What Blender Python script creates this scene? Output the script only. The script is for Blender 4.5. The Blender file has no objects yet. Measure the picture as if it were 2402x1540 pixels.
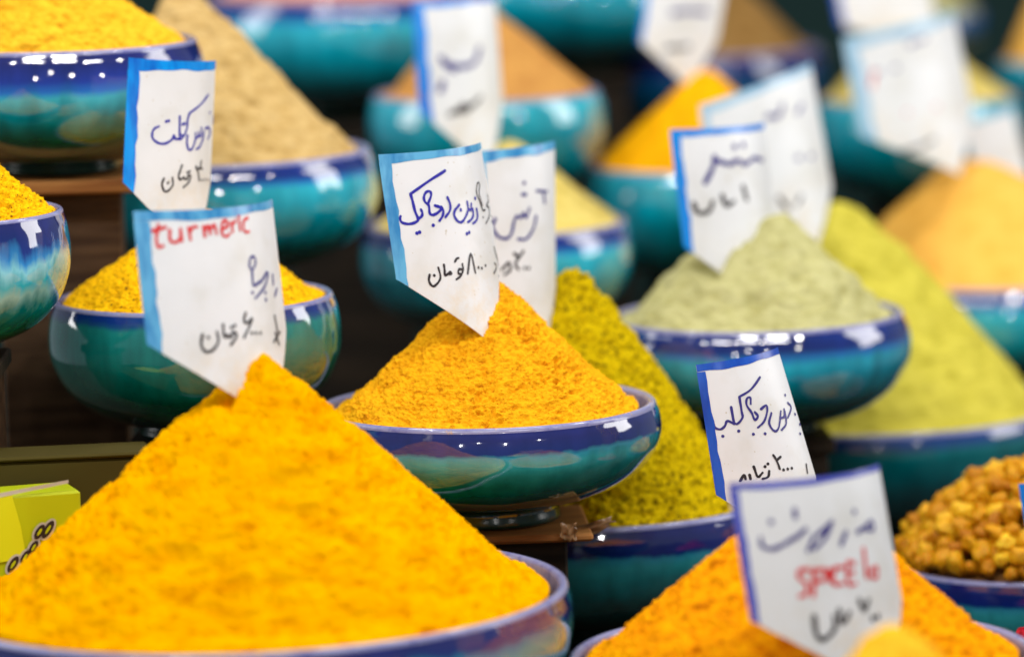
import bpy, math, random
import numpy as np
from mathutils import Vector, Matrix, Euler

random.seed(7)
rng = np.random.default_rng(7)
S = bpy.context.scene
COL = S.collection

# ------------------------------------------------------------------ camera
W, H = 2401.0, 1540.0                       # picture units used when measuring the photograph
LENS, SENSOR = 180.0, 36.0
F = W * LENS / SENSOR
PITCH, ROLL = math.radians(7.6), math.radians(1.5)
CAM = Vector((0.0, -4.14 * math.cos(PITCH), 0.552))
cam_d = bpy.data.cameras.new('camera')
cam = bpy.data.objects.new('camera', cam_d)
COL.objects.link(cam)
cam.location = CAM
RM = Euler((math.pi / 2 - PITCH, 0, 0)).to_matrix() @ Matrix.Rotation(-ROLL, 3, 'Z')
cam.rotation_euler = RM.to_euler()
cam_d.lens = LENS
cam_d.sensor_width = SENSOR
cam_d.clip_start = 0.05
cam_d.clip_end = 60
cam_d.dof.use_dof = True
cam_d.dof.focus_distance = 4.08
cam_d.dof.aperture_fstop = 2.3
S.camera = cam
RI = RM.transposed()


def at(px, py, D):
    """photo measurement + distance -> point in the place"""
    return CAM + RM @ Vector(((px - W / 2) / F * D, -(py - H / 2) / F * D, -D))


def proj(p):
    q = RI @ (p - CAM)
    return W / 2 + q.x / -q.z * F, H / 2 - q.y / -q.z * F


# ------------------------------------------------------------------ world and lamps
wd = bpy.data.worlds.new('World')
S.world = wd
wd.use_nodes = True
wd.node_tree.nodes['Background'].inputs[0].default_value = (0.80, 0.90, 1.0, 1)
wd.node_tree.nodes['Background'].inputs[1].default_value = 0.20


def area(name, loc, target, sx, sy, power, color):
    l = bpy.data.lights.new(name, 'AREA')
    l.shape = 'RECTANGLE'
    l.size, l.size_y, l.energy, l.color = sx, sy, power, color
    o = bpy.data.objects.new(name, l)
    COL.objects.link(o)
    o.location = loc
    o.rotation_euler = (Vector(target) - Vector(loc)).to_track_quat('-Z', 'Y').to_euler()
    return o


def bulb(loc, power, color=(1, 0.98, 0.96), r=0.03):
    l = bpy.data.lights.new('bulb', 'POINT')
    l.energy, l.color, l.shadow_soft_size = power, color, r
    o = bpy.data.objects.new('bulb', l)
    COL.objects.link(o)
    o.location = loc


# tube lamps over the front of the stall, two rows; soft unseen area lights added at both sides to brighten the heaps' edges
for k in range(3):
    area('tube_lamp', (-0.85 + 0.8 * k, -1.35, 1.6), (-0.3 + 0.3 * k, 0.0, -0.05), 0.5, 0.15, 11, (1, 0.985, 0.97))
    area('tube_lamp', (-0.6 + 0.8 * k, 0.75, 1.75), (-0.2 + 0.3 * k, 0.3, 0), 0.5, 0.15, 8, (1, 0.98, 0.96))
area('side_fill', (-2.1, 0.5, 0.9), (-0.1, 0.1, 0.0), 0.9, 1.5, 20, (1, 0.985, 0.97))
area('side_fill', (2.1, 0.45, 0.9), (0.1, 0.1, 0.0), 0.9, 1.5, 24, (1, 0.98, 0.95))

# bulbs hung over the stall and along the aisle behind the viewer
for loc, p in (((-1.1, -0.9, 1.15), 9), ((-0.35, -1.15, 1.35), 10), ((0.35, -1.1, 1.2), 10), ((1.15, -0.75, 1.3), 9), ((0.75, -0.35, 1.5), 8), ((-0.7, -0.25, 1.5), 8)):
    bulb(loc, p)
for loc, p, r in (((-1.5, -4.9, 1.30), 24, 0.05), ((-0.55, -5.3, 1.85), 20, 0.06), ((0.9, -4.7, 1.40), 24, 0.05), ((2.5, -3.3, 1.3), 18, 0.045)):
    bulb(loc, p, (1, 0.98, 0.96), r)

S.view_settings.view_transform = 'Standard'
S.view_settings.look = 'None'
S.view_settings.exposure = 0.0
S.view_settings.gamma = 1.0
S.view_settings.use_curve_mapping = False
S.render.engine = 'CYCLES'
S.cycles.use_denoising = True
S.cycles.max_bounces = 8
S.cycles.sample_clamp_indirect = 6


# ------------------------------------------------------------------ helpers
def link(o, parent=None):
    COL.objects.link(o)
    if parent is not None:
        o.parent = parent
    return o


def tag(o, label, cat=None, group=None, kind=None):
    if label:
        o['label'] = label
    if cat:
        o['category'] = cat
    if group:
        o['group'] = group
    if kind:
        o['kind'] = kind
    return o


def empty(name, loc, label=None, cat=None, group=None):
    o = bpy.data.objects.new(name, None)
    o.empty_display_size = 0.02
    o.location = loc
    link(o)
    return tag(o, label, cat, group)


def mesh(name, verts, faces, mat, parent=None, smooth=True, loc=None):
    me = bpy.data.meshes.new(name)
    me.from_pydata([tuple(v) for v in verts], [], [tuple(f) for f in faces])
    me.update()
    if smooth:
        me.polygons.foreach_set('use_smooth', [True] * len(me.polygons))
    me.materials.append(mat)
    o = bpy.data.objects.new(name, me)
    link(o, parent)
    if loc is not None:
        o.location = loc
    return o


def grid_faces(nr, na, closed=True):
    i = np.arange(nr - 1)[:, None]
    j = np.arange(na if closed else na - 1)[None, :]
    j2 = (j + 1) % na
    a = i * na + j
    b = i * na + j2
    c = (i + 1) * na + j2
    d = (i + 1) * na + j
    return np.stack([a, b, c, d], -1).reshape(-1, 4)


def fast_mesh(name, V, Fq, mat, parent=None, loc=None):
    me = bpy.data.meshes.new(name)
    me.vertices.add(len(V))
    me.vertices.foreach_set('co', V.astype(np.float32).ravel())
    n = len(Fq)
    me.loops.add(n * 4)
    me.loops.foreach_set('vertex_index', Fq.astype(np.int32).ravel())
    me.polygons.add(n)
    me.polygons.foreach_set('loop_start', np.arange(0, n * 4, 4, dtype=np.int32))
    me.polygons.foreach_set('loop_total', np.full(n, 4, dtype=np.int32))
    me.update(calc_edges=True)
    me.validate()
    me.polygons.foreach_set('use_smooth', [True] * len(me.polygons))
    me.materials.append(mat)
    o = bpy.data.objects.new(name, me)
    link(o, parent)
    if loc is not None:
        o.location = loc
    return o


def vnoise(P, seed=0):
    """value noise, vectorised; P (n,3) -> (-1..1)"""
    I = np.floor(P).astype(np.int64)
    f = P - I
    f = f * f * f * (f * (f * 6 - 15) + 10)

    def h(i, j, k):
        n = (i * 374761393 + j * 668265263 + k * 2147483647 + seed * 974634777) & 0xffffffff
        n = ((n ^ (n >> 13)) * 1274126177) & 0xffffffff
        n = ((n ^ (n >> 16)) * 2246822519) & 0xffffffff
        return ((n ^ (n >> 15)) & 0xffff) / 32767.5 - 1.0
    r = 0
    for a in (0, 1):
        for b in (0, 1):
            for c in (0, 1):
                w = (f[:, 0] if a else 1 - f[:, 0]) * (f[:, 1] if b else 1 - f[:, 1]) * (f[:, 2] if c else 1 - f[:, 2])
                r = r + w * h(I[:, 0] + a, I[:, 1] + b, I[:, 2] + c)
    return r


def catmull(pts, n=6):
    pts = [np.array(p, float) for p in pts]
    if len(pts) < 3:
        return pts
    P = [2 * pts[0] - pts[1]] + pts + [2 * pts[-1] - pts[-2]]
    out = []
    for i in range(1, len(P) - 2):
        for k in range(n):
            t = k / n
            a, b, c, d = P[i - 1], P[i], P[i + 1], P[i + 2]
            out.append(0.5 * (2 * b + (c - a) * t + (2 * a - 5 * b + 4 * c - d) * t * t + (3 * b - a - 3 * c + d) * t ** 3))
    out.append(pts[-1])
    return out


# ------------------------------------------------------------------ materials
def new_mat(name):
    m = bpy.data.materials.new(name)
    m.use_nodes = True
    nt = m.node_tree
    return m, nt, nt.nodes['Principled BSDF'], nt.nodes.new, nt.links.new


def plain(name, col, rough=0.5, spec=0.5, coat=0.0):
    m, nt, b, N, L = new_mat(name)
    b.inputs['Base Color'].default_value = (*col, 1)
    b.inputs['Roughness'].default_value = rough
    b.inputs['Specular IOR Level'].default_value = spec
    b.inputs['Coat Weight'].default_value = coat
    return m


def ramp(nt, stops):
    r = nt.nodes.new('ShaderNodeValToRGB')
    e = r.color_ramp.elements
    while len(e) < len(stops):
        e.new(0.5)
    for x, (p, c) in zip(e, stops):
        x.position = p
        x.color = (*c, 1)
    return r


def powder(name, ca, cb, pit_shade, scale=60, bump=0.5, fine=700, speck=None, speck_scale=260, speck_amt=0.4):
    """dry ground spice: two tones in soft clumps, darker third tone painting shade into the pits, gritty bump"""
    m, nt, b, N, L = new_mat(name)
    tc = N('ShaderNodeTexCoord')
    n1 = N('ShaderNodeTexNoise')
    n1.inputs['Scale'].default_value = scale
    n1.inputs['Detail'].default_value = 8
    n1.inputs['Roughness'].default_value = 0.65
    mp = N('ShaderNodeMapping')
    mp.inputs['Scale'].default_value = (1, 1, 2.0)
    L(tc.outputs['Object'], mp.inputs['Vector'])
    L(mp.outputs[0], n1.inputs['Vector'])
    r1 = ramp(nt, [(0.33, pit_shade), (0.46, cb), (0.60, ca)])  # lowest stop imitates shaded pits by a darker colour
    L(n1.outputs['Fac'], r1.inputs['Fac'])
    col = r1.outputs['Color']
    if speck:
        n3 = N('ShaderNodeTexNoise')
        n3.inputs['Scale'].default_value = speck_scale
        n3.inputs['Detail'].default_value = 3
        L(tc.outputs['Object'], n3.inputs['Vector'])
        r3 = ramp(nt, [(speck_amt - 0.03, (1, 1, 1)), (speck_amt + 0.03, (0, 0, 0))])
        L(n3.outputs['Fac'], r3.inputs['Fac'])
        mx = N('ShaderNodeMix')
        mx.data_type = 'RGBA'
        L(r3.outputs['Color'], mx.inputs['Factor'])
        L(col, mx.inputs['A'])
        mx.inputs['B'].default_value = (*speck, 1)
        col = mx.outputs['Result']
    L(col, b.inputs['Base Color'])
    n2 = N('ShaderNodeTexNoise')
    n2.inputs['Scale'].default_value = fine
    n2.inputs['Detail'].default_value = 6
    L(tc.outputs['Object'], n2.inputs['Vector'])
    bp = N('ShaderNodeBump')
    bp.inputs['Strength'].default_value = bump
    bp.inputs['Distance'].default_value = 0.0015
    L(n2.outputs['Fac'], bp.inputs['Height'])
    L(bp.outputs['Normal'], b.inputs['Normal'])
    b.inputs['Roughness'].default_value = 1.0
    b.inputs['Specular IOR Level'].default_value = 0.0
    return m


COBALT, VIOLET, TURQ = (0.004, 0.020, 0.17), (0.011, 0.016, 0.13), (0.0, 0.24, 0.30)
TEAL, DEEP, GREEN = (0.0, 0.13, 0.16), (0.0, 0.035, 0.035), (0.0, 0.085, 0.05)
MINT = (0.16, 0.42, 0.38)


def glaze(name, stops, streak=0.07, seed=0.0, rough=0.07, craze=0.0):
    """hand-dipped glaze: the colour bands wander and run, small paler runs, glass coat"""
    m, nt, b, N, L = new_mat(name)
    tc = N('ShaderNodeTexCoord')
    sp = N('ShaderNodeSeparateXYZ')
    L(tc.outputs['Generated'], sp.inputs[0])
    mp = N('ShaderNodeMapping')
    mp.inputs['Scale'].default_value = (16, 16, 1.2)
    mp.inputs['Location'].default_value = (seed, seed * 1.7, 0)
    L(tc.outputs['Generated'], mp.inputs['Vector'])
    n1 = N('ShaderNodeTexNoise')
    n1.inputs['Scale'].default_value = 1.0
    n1.inputs['Detail'].default_value = 5
    L(mp.outputs[0], n1.inputs['Vector'])
    mp2 = N('ShaderNodeMapping')
    mp2.inputs['Scale'].default_value = (3.2, 3.2, 2.5)
    mp2.inputs['Location'].default_value = (seed * 2.3, 1.0, seed)
    L(tc.outputs['Generated'], mp2.inputs['Vector'])
    n2 = N('ShaderNodeTexNoise')
    n2.inputs['Scale'].default_value = 1.0
    n2.inputs['Detail'].default_value = 6
    L(mp2.outputs[0], n2.inputs['Vector'])
    ad = N('ShaderNodeMath')
    ad.operation = 'ADD'
    L(n1.outputs['Fac'], ad.inputs[0])
    L(n2.outputs['Fac'], ad.inputs[1])
    ml = N('ShaderNodeMath')
    ml.operation = 'MULTIPLY_ADD'
    L(ad.outputs[0], ml.inputs[0])
    ml.inputs[1].default_value = streak * 2
    ml.inputs[2].default_value = -streak * 2
    a2 = N('ShaderNodeMath')
    a2.operation = 'ADD'
    L(sp.outputs['Z'], a2.inputs[0])
    L(ml.outputs[0], a2.inputs[1])
    r = ramp(nt, stops)
    L(a2.outputs[0], r.inputs['Fac'])
    hs = N('ShaderNodeHueSaturation')
    mr = N('ShaderNodeMapRange')
    mr.inputs['From Min'].default_value = 0.3
    mr.inputs['From Max'].default_value = 0.7
    mr.inputs['To Min'].default_value = 0.65
    mr.inputs['To Max'].default_value = 1.35
    av = N('ShaderNodeMath')
    av.operation = 'MULTIPLY_ADD'
    L(n1.outputs['Fac'], av.inputs[0])
    av.inputs[1].default_value = 0.6
    hv = N('ShaderNodeMath')
    hv.operation = 'MULTIPLY_ADD'
    L(n2.outputs['Fac'], hv.inputs[0])
    hv.inputs[1].default_value = 0.6
    hv.inputs[2].default_value = -0.1
    L(hv.outputs[0], av.inputs[2])
    L(av.outputs[0], mr.inputs['Value'])
    L(mr.outputs[0], hs.inputs['Value'])
    L(r.outputs['Color'], hs.inputs['Color'])
    L(hs.outputs['Color'], b.inputs['Base Color'])
    b.inputs['Roughness'].default_value = rough
    b.inputs['Specular IOR Level'].default_value = 0.6
    b.inputs['Coat Weight'].default_value = 1.0
    b.inputs['Coat IOR'].default_value = 1.62
    b.inputs['Coat Roughness'].default_value = 0.03
    n4 = N('ShaderNodeTexNoise')
    n4.inputs['Scale'].default_value = 28
    n4.inputs['Detail'].default_value = 2
    L(tc.outputs['Object'], n4.inputs['Vector'])
    bp = N('ShaderNodeBump')
    bp.inputs['Strength'].default_value = 0.16
    bp.inputs['Distance'].default_value = 0.004
    L(n4.outputs['Fac'], bp.inputs['Height'])
    L(bp.outputs['Normal'], b.inputs['Normal'])
    L(bp.outputs['Normal'], b.inputs['Coat Normal'])
    return m


def wood(name, ca, cb, rough=0.6):
    m, nt, b, N, L = new_mat(name)
    tc = N('ShaderNodeTexCoord')
    mp = N('ShaderNodeMapping')
    mp.inputs['Scale'].default_value = (6, 60, 60)
    L(tc.outputs['Object'], mp.inputs['Vector'])
    n = N('ShaderNodeTexNoise')
    n.inputs['Scale'].default_value = 1.5
    n.inputs['Detail'].default_value = 6
    L(mp.outputs[0], n.inputs['Vector'])
    r = ramp(nt, [(0.35, ca), (0.65, cb)])
    L(n.outputs['Fac'], r.inputs['Fac'])
    L(r.outputs['Color'], b.inputs['Base Color'])
    b.inputs['Roughness'].default_value = rough
    b.inputs['Specular IOR Level'].default_value = 0.15
    bp = N('ShaderNodeBump')
    bp.inputs['Strength'].default_value = 0.3
    bp.inputs['Distance'].default_value = 0.002
    L(n.outputs['Fac'], bp.inputs['Height'])
    L(bp.outputs['Normal'], b.inputs['Normal'])
    return m


def ink_tape(name, ca, cb, rough=0.25):
    """blue border colour rubbed on in strokes"""
    m, nt, b, N, L = new_mat(name)
    tc = N('ShaderNodeTexCoord')
    n = N('ShaderNodeTexNoise')
    n.inputs['Scale'].default_value = 90
    n.inputs['Detail'].default_value = 4
    mp = N('ShaderNodeMapping')
    mp.inputs['Scale'].default_value = (1, 1, 0.25)
    L(tc.outputs['Object'], mp.inputs['Vector'])
    L(mp.outputs[0], n.inputs['Vector'])
    r = ramp(nt, [(0.35, ca), (0.6, cb)])
    L(n.outputs['Fac'], r.inputs['Fac'])
    L(r.outputs['Color'], b.inputs['Base Color'])
    b.inputs['Roughness'].default_value = rough
    return m


M_WOOD = wood('warm_wood', (0.22, 0.08, 0.022), (0.40, 0.18, 0.05))
M_DARK = wood('dark_wood', (0.010, 0.008, 0.006), (0.034, 0.023, 0.014))
M_BROWN = wood('brown_wood', (0.05, 0.025, 0.013), (0.11, 0.06, 0.03))
M_LIP = plain('lip_glaze', (0.22, 0.22, 0.40), 0.12, 0.6, 0.5)
M_FOOT = plain('foot_glaze', (0.008, 0.03, 0.022), 0.18, 0.4, 0.0)
M_CARD, nt, b, N, L = new_mat('white_plastic_card')
tc = N('ShaderNodeTexCoord')
n = N('ShaderNodeTexNoise')
n.inputs['Scale'].default_value = 22
n.inputs['Detail'].default_value = 7
L(tc.outputs['Object'], n.inputs['Vector'])
r1 = ramp(nt, [(0.30, (0.66, 0.65, 0.62)), (0.5, (0.74, 0.745, 0.755)), (0.7, (0.77, 0.775, 0.79))])
L(n.outputs['Fac'], r1.inputs['Fac'])
n2 = N('ShaderNodeTexNoise')
n2.inputs['Scale'].default_value = 260
n2.inputs['Detail'].default_value = 2
L(tc.outputs['Object'], n2.inputs['Vector'])
r2 = ramp(nt, [(0.72, (0, 0, 0)), (0.76, (0.6, 0.6, 0.6))])
L(n2.outputs['Fac'], r2.inputs['Fac'])
mx = N('ShaderNodeMix')
mx.data_type = 'RGBA'
L(r2.outputs['Color'], mx.inputs['Factor'])
L(r1.outputs['Color'], mx.inputs['A'])
mx.inputs['B'].default_value = (0.45, 0.36, 0.2, 1)
sp = N('ShaderNodeSeparateXYZ')
L(tc.outputs['Object'], sp.inputs[0])
mr = N('ShaderNodeMapRange')          # spice dust rubbed on the point that is pushed into the heap
mr.inputs['From Min'].default_value = 0.012
mr.inputs['From Max'].default_value = 0.075
mr.inputs['To Min'].default_value = 0.75
mr.inputs['To Max'].default_value = 0.0
L(sp.outputs['Z'], mr.inputs['Value'])
n3 = N('ShaderNodeTexNoise')
n3.inputs['Scale'].default_value = 60
n3.inputs['Detail'].default_value = 8
n3.inputs['Roughness'].default_value = 0.75
L(tc.outputs['Object'], n3.inputs['Vector'])
r3 = ramp(nt, [(0.45, (0, 0, 0)), (0.75, (1, 1, 1))])
L(n3.outputs['Fac'], r3.inputs['Fac'])
mm = N('ShaderNodeMath')
mm.operation = 'MULTIPLY'
L(r3.outputs['Color'], mm.inputs[0])
L(mr.outputs[0], mm.inputs[1])
mx2 = N('ShaderNodeMix')
mx2.data_type = 'RGBA'
L(mm.outputs[0], mx2.inputs['Factor'])
L(mx.outputs['Result'], mx2.inputs['A'])
mx2.inputs['B'].default_value = (0.70, 0.45, 0.10, 1)
L(mx2.outputs['Result'], b.inputs['Base Color'])
b.inputs['Roughness'].default_value = 0.38
b.inputs['Specular IOR Level'].default_value = 0.4
INK_BLUE = plain('blue_ink', (0.012, 0.008, 0.33), 0.45)
INK_NAVY = plain('navy_ink', (0.03, 0.022, 0.20), 0.45)
INK_BLACK = plain('black_ink', (0.02, 0.012, 0.015), 0.45)
INK_RED = plain('red_ink', (0.65, 0.015, 0.02), 0.45)
T_SKY = ink_tape('sky_blue_tape', (0.03, 0.22, 0.50), (0.12, 0.42, 0.68))
T_AZURE = ink_tape('azure_tape', (0.0, 0.10, 0.55), (0.0, 0.30, 0.85))
T_BLUE = ink_tape('blue_tape', (0.0, 0.17, 0.62), (0.0, 0.24, 0.75))
T_ROYAL = ink_tape('royal_blue_tape', (0.008, 0.05, 0.36), (0.012, 0.09, 0.5))
T_PALE = ink_tape('pale_blue_tape', (0.28, 0.48, 0.66), (0.40, 0.60, 0.75))
T_VIOLET = ink_tape('violet_blue_tape', (0.05, 0.06, 0.42), (0.09, 0.11, 0.5))

# ------------------------------------------------------------------ setting
TABLE_Z = -0.46


def box(name, c, sx, sy, sz, mat, parent=None, rz=0.0, bev=0.002):
    """bevelled box, c = centre of its underside"""
    x, y, z = sx / 2, sy / 2, sz
    b = min(bev, x * .4, y * .4, z * .4)
    vs = []
    for (zz, k) in ((0, b), (b, 0), (z - b, 0), (z, b)):
        X, Y = x - k, y - k
        q = b if k == 0 else b * .6
        vs += [(-X + q, -Y, zz), (X - q, -Y, zz), (X, -Y + q, zz), (X, Y - q, zz), (X - q, Y, zz), (-X + q, Y, zz), (-X, Y - q, zz), (-X, -Y + q, zz)]
    fs = [list(range(7, -1, -1)), list(range(24, 32))]
    for r in range(3):
        for k in range(8):
            fs.append((r * 8 + k, r * 8 + (k + 1) % 8, r * 8 + 8 + (k + 1) % 8, r * 8 + 8 + k))
    o = mesh(name, vs, fs, mat, parent, smooth=False)
    o.location = c
    o.rotation_euler = (0, 0, rz)
    return o


tag(mesh('table_top', [(-1.6, -1.1, TABLE_Z), (1.6, -1.1, TABLE_Z), (1.6, 2.6, TABLE_Z), (-1.6, 2.6, TABLE_Z)], [(0, 1, 2, 3)], M_DARK, smooth=False),
    None, None, None, 'structure')
tag(box('back_wall', (0, 2.45, TABLE_Z), 3.2, 0.05, 1.6, plain('dark_backdrop', (0.012, 0.030, 0.028), 0.9, 0.1)), None, None, None, 'structure')

# ------------------------------------------------------------------ bowls
# profile, radius 1 / height 1
PROF_OUT = [(0.40, 0.0), (0.42, 0.03), (0.405, 0.075), (0.47, 0.105), (0.66, 0.19), (0.84, 0.34), (0.955, 0.55), (1.005, 0.75), (1.012, 0.88), (1.0, 0.965)]
PROF_ROUND = [(0.40, 0.0), (0.42, 0.03), (0.41, 0.07), (0.50, 0.095), (0.74, 0.19), (0.93, 0.35), (1.03, 0.55), (1.05, 0.72), (1.03, 0.88), (1.0, 0.965)]
PROF_DISH = [(0.40, 0.0), (0.42, 0.03), (0.41, 0.14), (0.47, 0.17), (0.70, 0.25), (0.89, 0.40), (1.0, 0.60), (1.03, 0.76), (1.02, 0.89), (1.0, 0.965)]


def lathe(prof, na=128):
    prof = np.array(prof)
    ang = np.linspace(0, 2 * np.pi, na, endpoint=False)
    V = np.stack([prof[:, 0, None] * np.cos(ang), prof[:, 0, None] * np.sin(ang), np.repeat(prof[:, 1, None], na, 1)], -1).reshape(-1, 3)
    return V, grid_faces(len(prof), na)


def lip_mat(name, dust, seed):
    """worn lavender lip with a film of the spice rubbed over parts of it"""
    m, nt, b, N, L = new_mat(name)
    tc = N('ShaderNodeTexCoord')
    n = N('ShaderNodeTexNoise')
    n.noise_dimensions = '4D'
    n.inputs['W'].default_value = seed
    n.inputs['Scale'].default_value = 55
    n.inputs['Detail'].default_value = 7
    n.inputs['Roughness'].default_value = 0.7
    L(tc.outputs['Object'], n.inputs['Vector'])
    r = ramp(nt, [(0.30, (0.10, 0.10, 0.30)), (0.48, (0.24, 0.24, 0.42)), (0.60, (0.24, 0.24, 0.40)), (0.68, dust)])
    L(n.outputs['Fac'], r.inputs['Fac'])
    L(r.outputs['Color'], b.inputs['Base Color'])
    rr = ramp(nt, [(0.6, (0.12,) * 3), (0.7, (0.6,) * 3)])
    L(n.outputs['Fac'], rr.inputs['Fac'])
    L(rr.outputs['Color'], b.inputs['Roughness'])
    return m


def bowl(c, r, h, mat, label, prof=PROF_OUT, tilt=0.0, spin=0.0, lipm=None):
    """c = centre of the rim. parts: body, rim, foot"""
    root = empty('ceramic_bowl', c - Vector((0, 0, h)), label, 'bowl', 'glazed bowls of the spice display')
    root.rotation_euler = (0, tilt, 0)
    p = np.array(catmull(prof, 6))
    k = int(np.argmin(abs(p[:, 1] - 0.10)))
    foot, body = p[:k + 1] * (r, h), p[k:] * (r, h)
    lt = min(0.0275, 0.0040 / r)
    inner = np.array(catmull([(1 - 2 * lt, 0.965), (0.995 - 2 * lt, 0.88), (0.985 - 2 * lt, 0.72), (0.86, 0.5), (0.66, 0.3), (0.3, 0.2), (0.02, 0.19)], 4)) * (r, h)
    wob = 1.0
    V, Fq = lathe(np.vstack([body]), 160)
    a = np.arctan2(V[:, 1], V[:, 0])
    wz = 1 + 0.006 * np.sin(2 * a + spin) + 0.004 * np.sin(3 * a + 2 * spin)      # thrown by hand: not quite round
    V[:, :2] *= wz[:, None]
    o = fast_mesh('body', V, Fq, mat, root)
    o.rotation_euler = (0, 0, spin)
    V2, F2 = lathe(inner, 96)
    n = len(V2)
    # rounded lip, the inside wall goes with it
    t = np.linspace(0, np.pi, 9)
    lip = np.stack([(1 - lt + lt * np.cos(t)) * r, 0.965 * h + lt * r * np.sin(t)], -1)
    lipfull = np.vstack([lip, inner[1:]])
    V3, F3 = lathe(lipfull, 160)
    a = np.arctan2(V3[:, 1], V3[:, 0])
    wz = 1 + 0.006 * np.sin(2 * a + spin) + 0.004 * np.sin(3 * a + 2 * spin)
    V3[:, :2] *= wz[:, None]
    o = fast_mesh('rim', V3, F3, lipm or M_LIP, root)
    o.rotation_euler = (0, 0, spin)
    fo = np.vstack([[(0.30 * r, 0.03 * h), (0.33 * r, 0.0)], foot])
    V4, F4 = lathe(fo, 96)
    fast_mesh('foot', V4, F4, M_FOOT, root)
    return root


def pile(c, r, apex, mat, label, name='spice_pile', cat='spice', res=(150, 300), e=0.05, lump=0.004, grain=0.0012, gscale=180,
         notch=None, sag=0.0, seed=1, edge=0.93, flat=None, pit=(0.0, 100.0), dent=0.0, rut=0.0):
    """heap poured into a bowl: c centre of the rim, apex = world point of the tip; notch = (tip point, steepness) where a card was pushed in"""
    nr, na = res
    rho = np.linspace(0, 1, nr)[:, None] ** 0.9
    phi = np.linspace(0, 2 * np.pi, na, endpoint=False)[None, :]
    off = np.array([apex.x - c.x, apex.y - c.y])
    Hh = apex.z - c.z + 0.004
    R = edge * r
    wob = 1 + 0.035 * np.sin(3 * phi + seed) * rho + 0.02 * np.sin(5 * phi + 2 * seed) * rho
    X = off[0] * (1 - rho) + R * rho * np.cos(phi) * np.where(rho > 0.97, 1, wob / (1 + 0.035))
    Y = off[1] * (1 - rho) + R * rho * np.sin(phi) * np.where(rho > 0.97, 1, wob / (1 + 0.035))
    pr = 1 - (np.sqrt(rho ** 2 + e * e) - e) / (math.sqrt(1 + e * e) - e)
    pr = pr - sag * rho * (1 - rho) * 1.2
    Z = Hh * pr - 0.004 + 0 * phi
    X, Y, Z = X.ravel(), Y.ravel(), Z.ravel()
    P = np.stack([X, Y, Z], -1)
    RH = np.repeat(rho, na, 1).ravel()
    fade = np.clip((1 - RH) / 0.06, 0, 1)
    ruts = vnoise(np.stack([np.tile(phi, (nr, 1)).ravel() * 5, RH * 2.5, 0 * RH], -1), seed) * (rut or lump * 0.7)
    Z = Z + fade * (vnoise(P / 0.035, seed) * lump + vnoise(P / 0.016, seed + 1) * lump * 0.45 + 0.6 * ruts * np.clip(RH * 4, 0, 1))
    if flat:
        Z = np.minimum(Z, Hh * (1 - flat[0]) + flat[1] * (X - off[0]) + 0.0015 * vnoise(P / 0.006, seed + 9))
    if dent:
        Q = P / np.array((0.022, 0.022, 0.011))
        dn = np.clip(vnoise(Q, seed + 21) - 0.28, 0, 1) + 0.6 * np.clip(vnoise(Q * 2.1 + 4, seed + 22) - 0.25, 0, 1)
        Z = Z - dent * dn * fade
    if notch:
        T, steep, yback = notch
        tx, ty, tz = T.x - c.x, T.y - c.y, T.z - c.z
        v = tz + np.where(X > tx, steep * (X - tx), 0.35 * (tx - X))
        w = np.clip((yback + ty - Y) / 0.006, 0, 1)
        w = w * np.clip(2.0 - np.sqrt((X - tx) ** 2 + (Z - tz) ** 2) / (0.16 * r), 0, 1)
        w = w * w * (3 - 2 * w)
        Zc = np.minimum(Z, v)
        Z = Z * (1 - w) + Zc * w
    P = np.stack([X, Y, Z], -1)
    nrm = np.stack([np.cos(np.tile(phi, (nr, 1))).ravel() * 0.6, np.sin(np.tile(phi, (nr, 1))).ravel() * 0.6, 0 * X + 0.8], -1)
    g = vnoise(P * gscale, seed + 2)
    g2 = vnoise(P * gscale * 2.1, seed + 3)
    pn = np.clip(vnoise(P * pit[1] * np.array((1, 1, 2.0)), seed + 11) - 0.18, 0, 1) + 0.7 * np.clip(vnoise(P * pit[1] * 1.9 * np.array((1, 1, 2.0)), seed + 12) - 0.2, 0, 1)
    pn = pn * np.clip(0.75 + 1.3 * vnoise(P / 0.028, seed + 31), 0.12, 1.6)
    d = -pit[0] * pn + grain * (g * 0.8 + g2 * 0.6 + 0.5 * np.minimum(0, vnoise(P * gscale * 0.6, seed + 5)) * 2)
    P = P + nrm * (d * np.clip((1 - RH) / 0.02 + 0.15, 0, 1))[:, None]
    sk = P[-na:].copy()
    sk[:, 2] -= 0.03
    sk[:, :2] *= 0.98
    P = np.vstack([P, sk])
    o = fast_mesh(name, P, grid_faces(nr + 1, na), mat, None, c)
    return tag(o, label, cat, 'heaps of spice in the bowls')


def riser(x, y, top, half, mat_body, label, rz=0.0, board=0.014, mat_top=None, over=0.012, dx=0.0):
    root = empty('wooden_riser', (x, y, TABLE_Z), label, 'stand', 'wooden risers under the bowls')
    box('post', (0, 0, 0), 2 * half, 2 * half, top - TABLE_Z - board, mat_body, root, rz)
    box('top_board', (dx, 0, top - TABLE_Z - board), 2 * half + 2 * over, 2 * half + 2 * over, board - 0.0005, mat_top or M_WOOD, root, rz)
    return root


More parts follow.
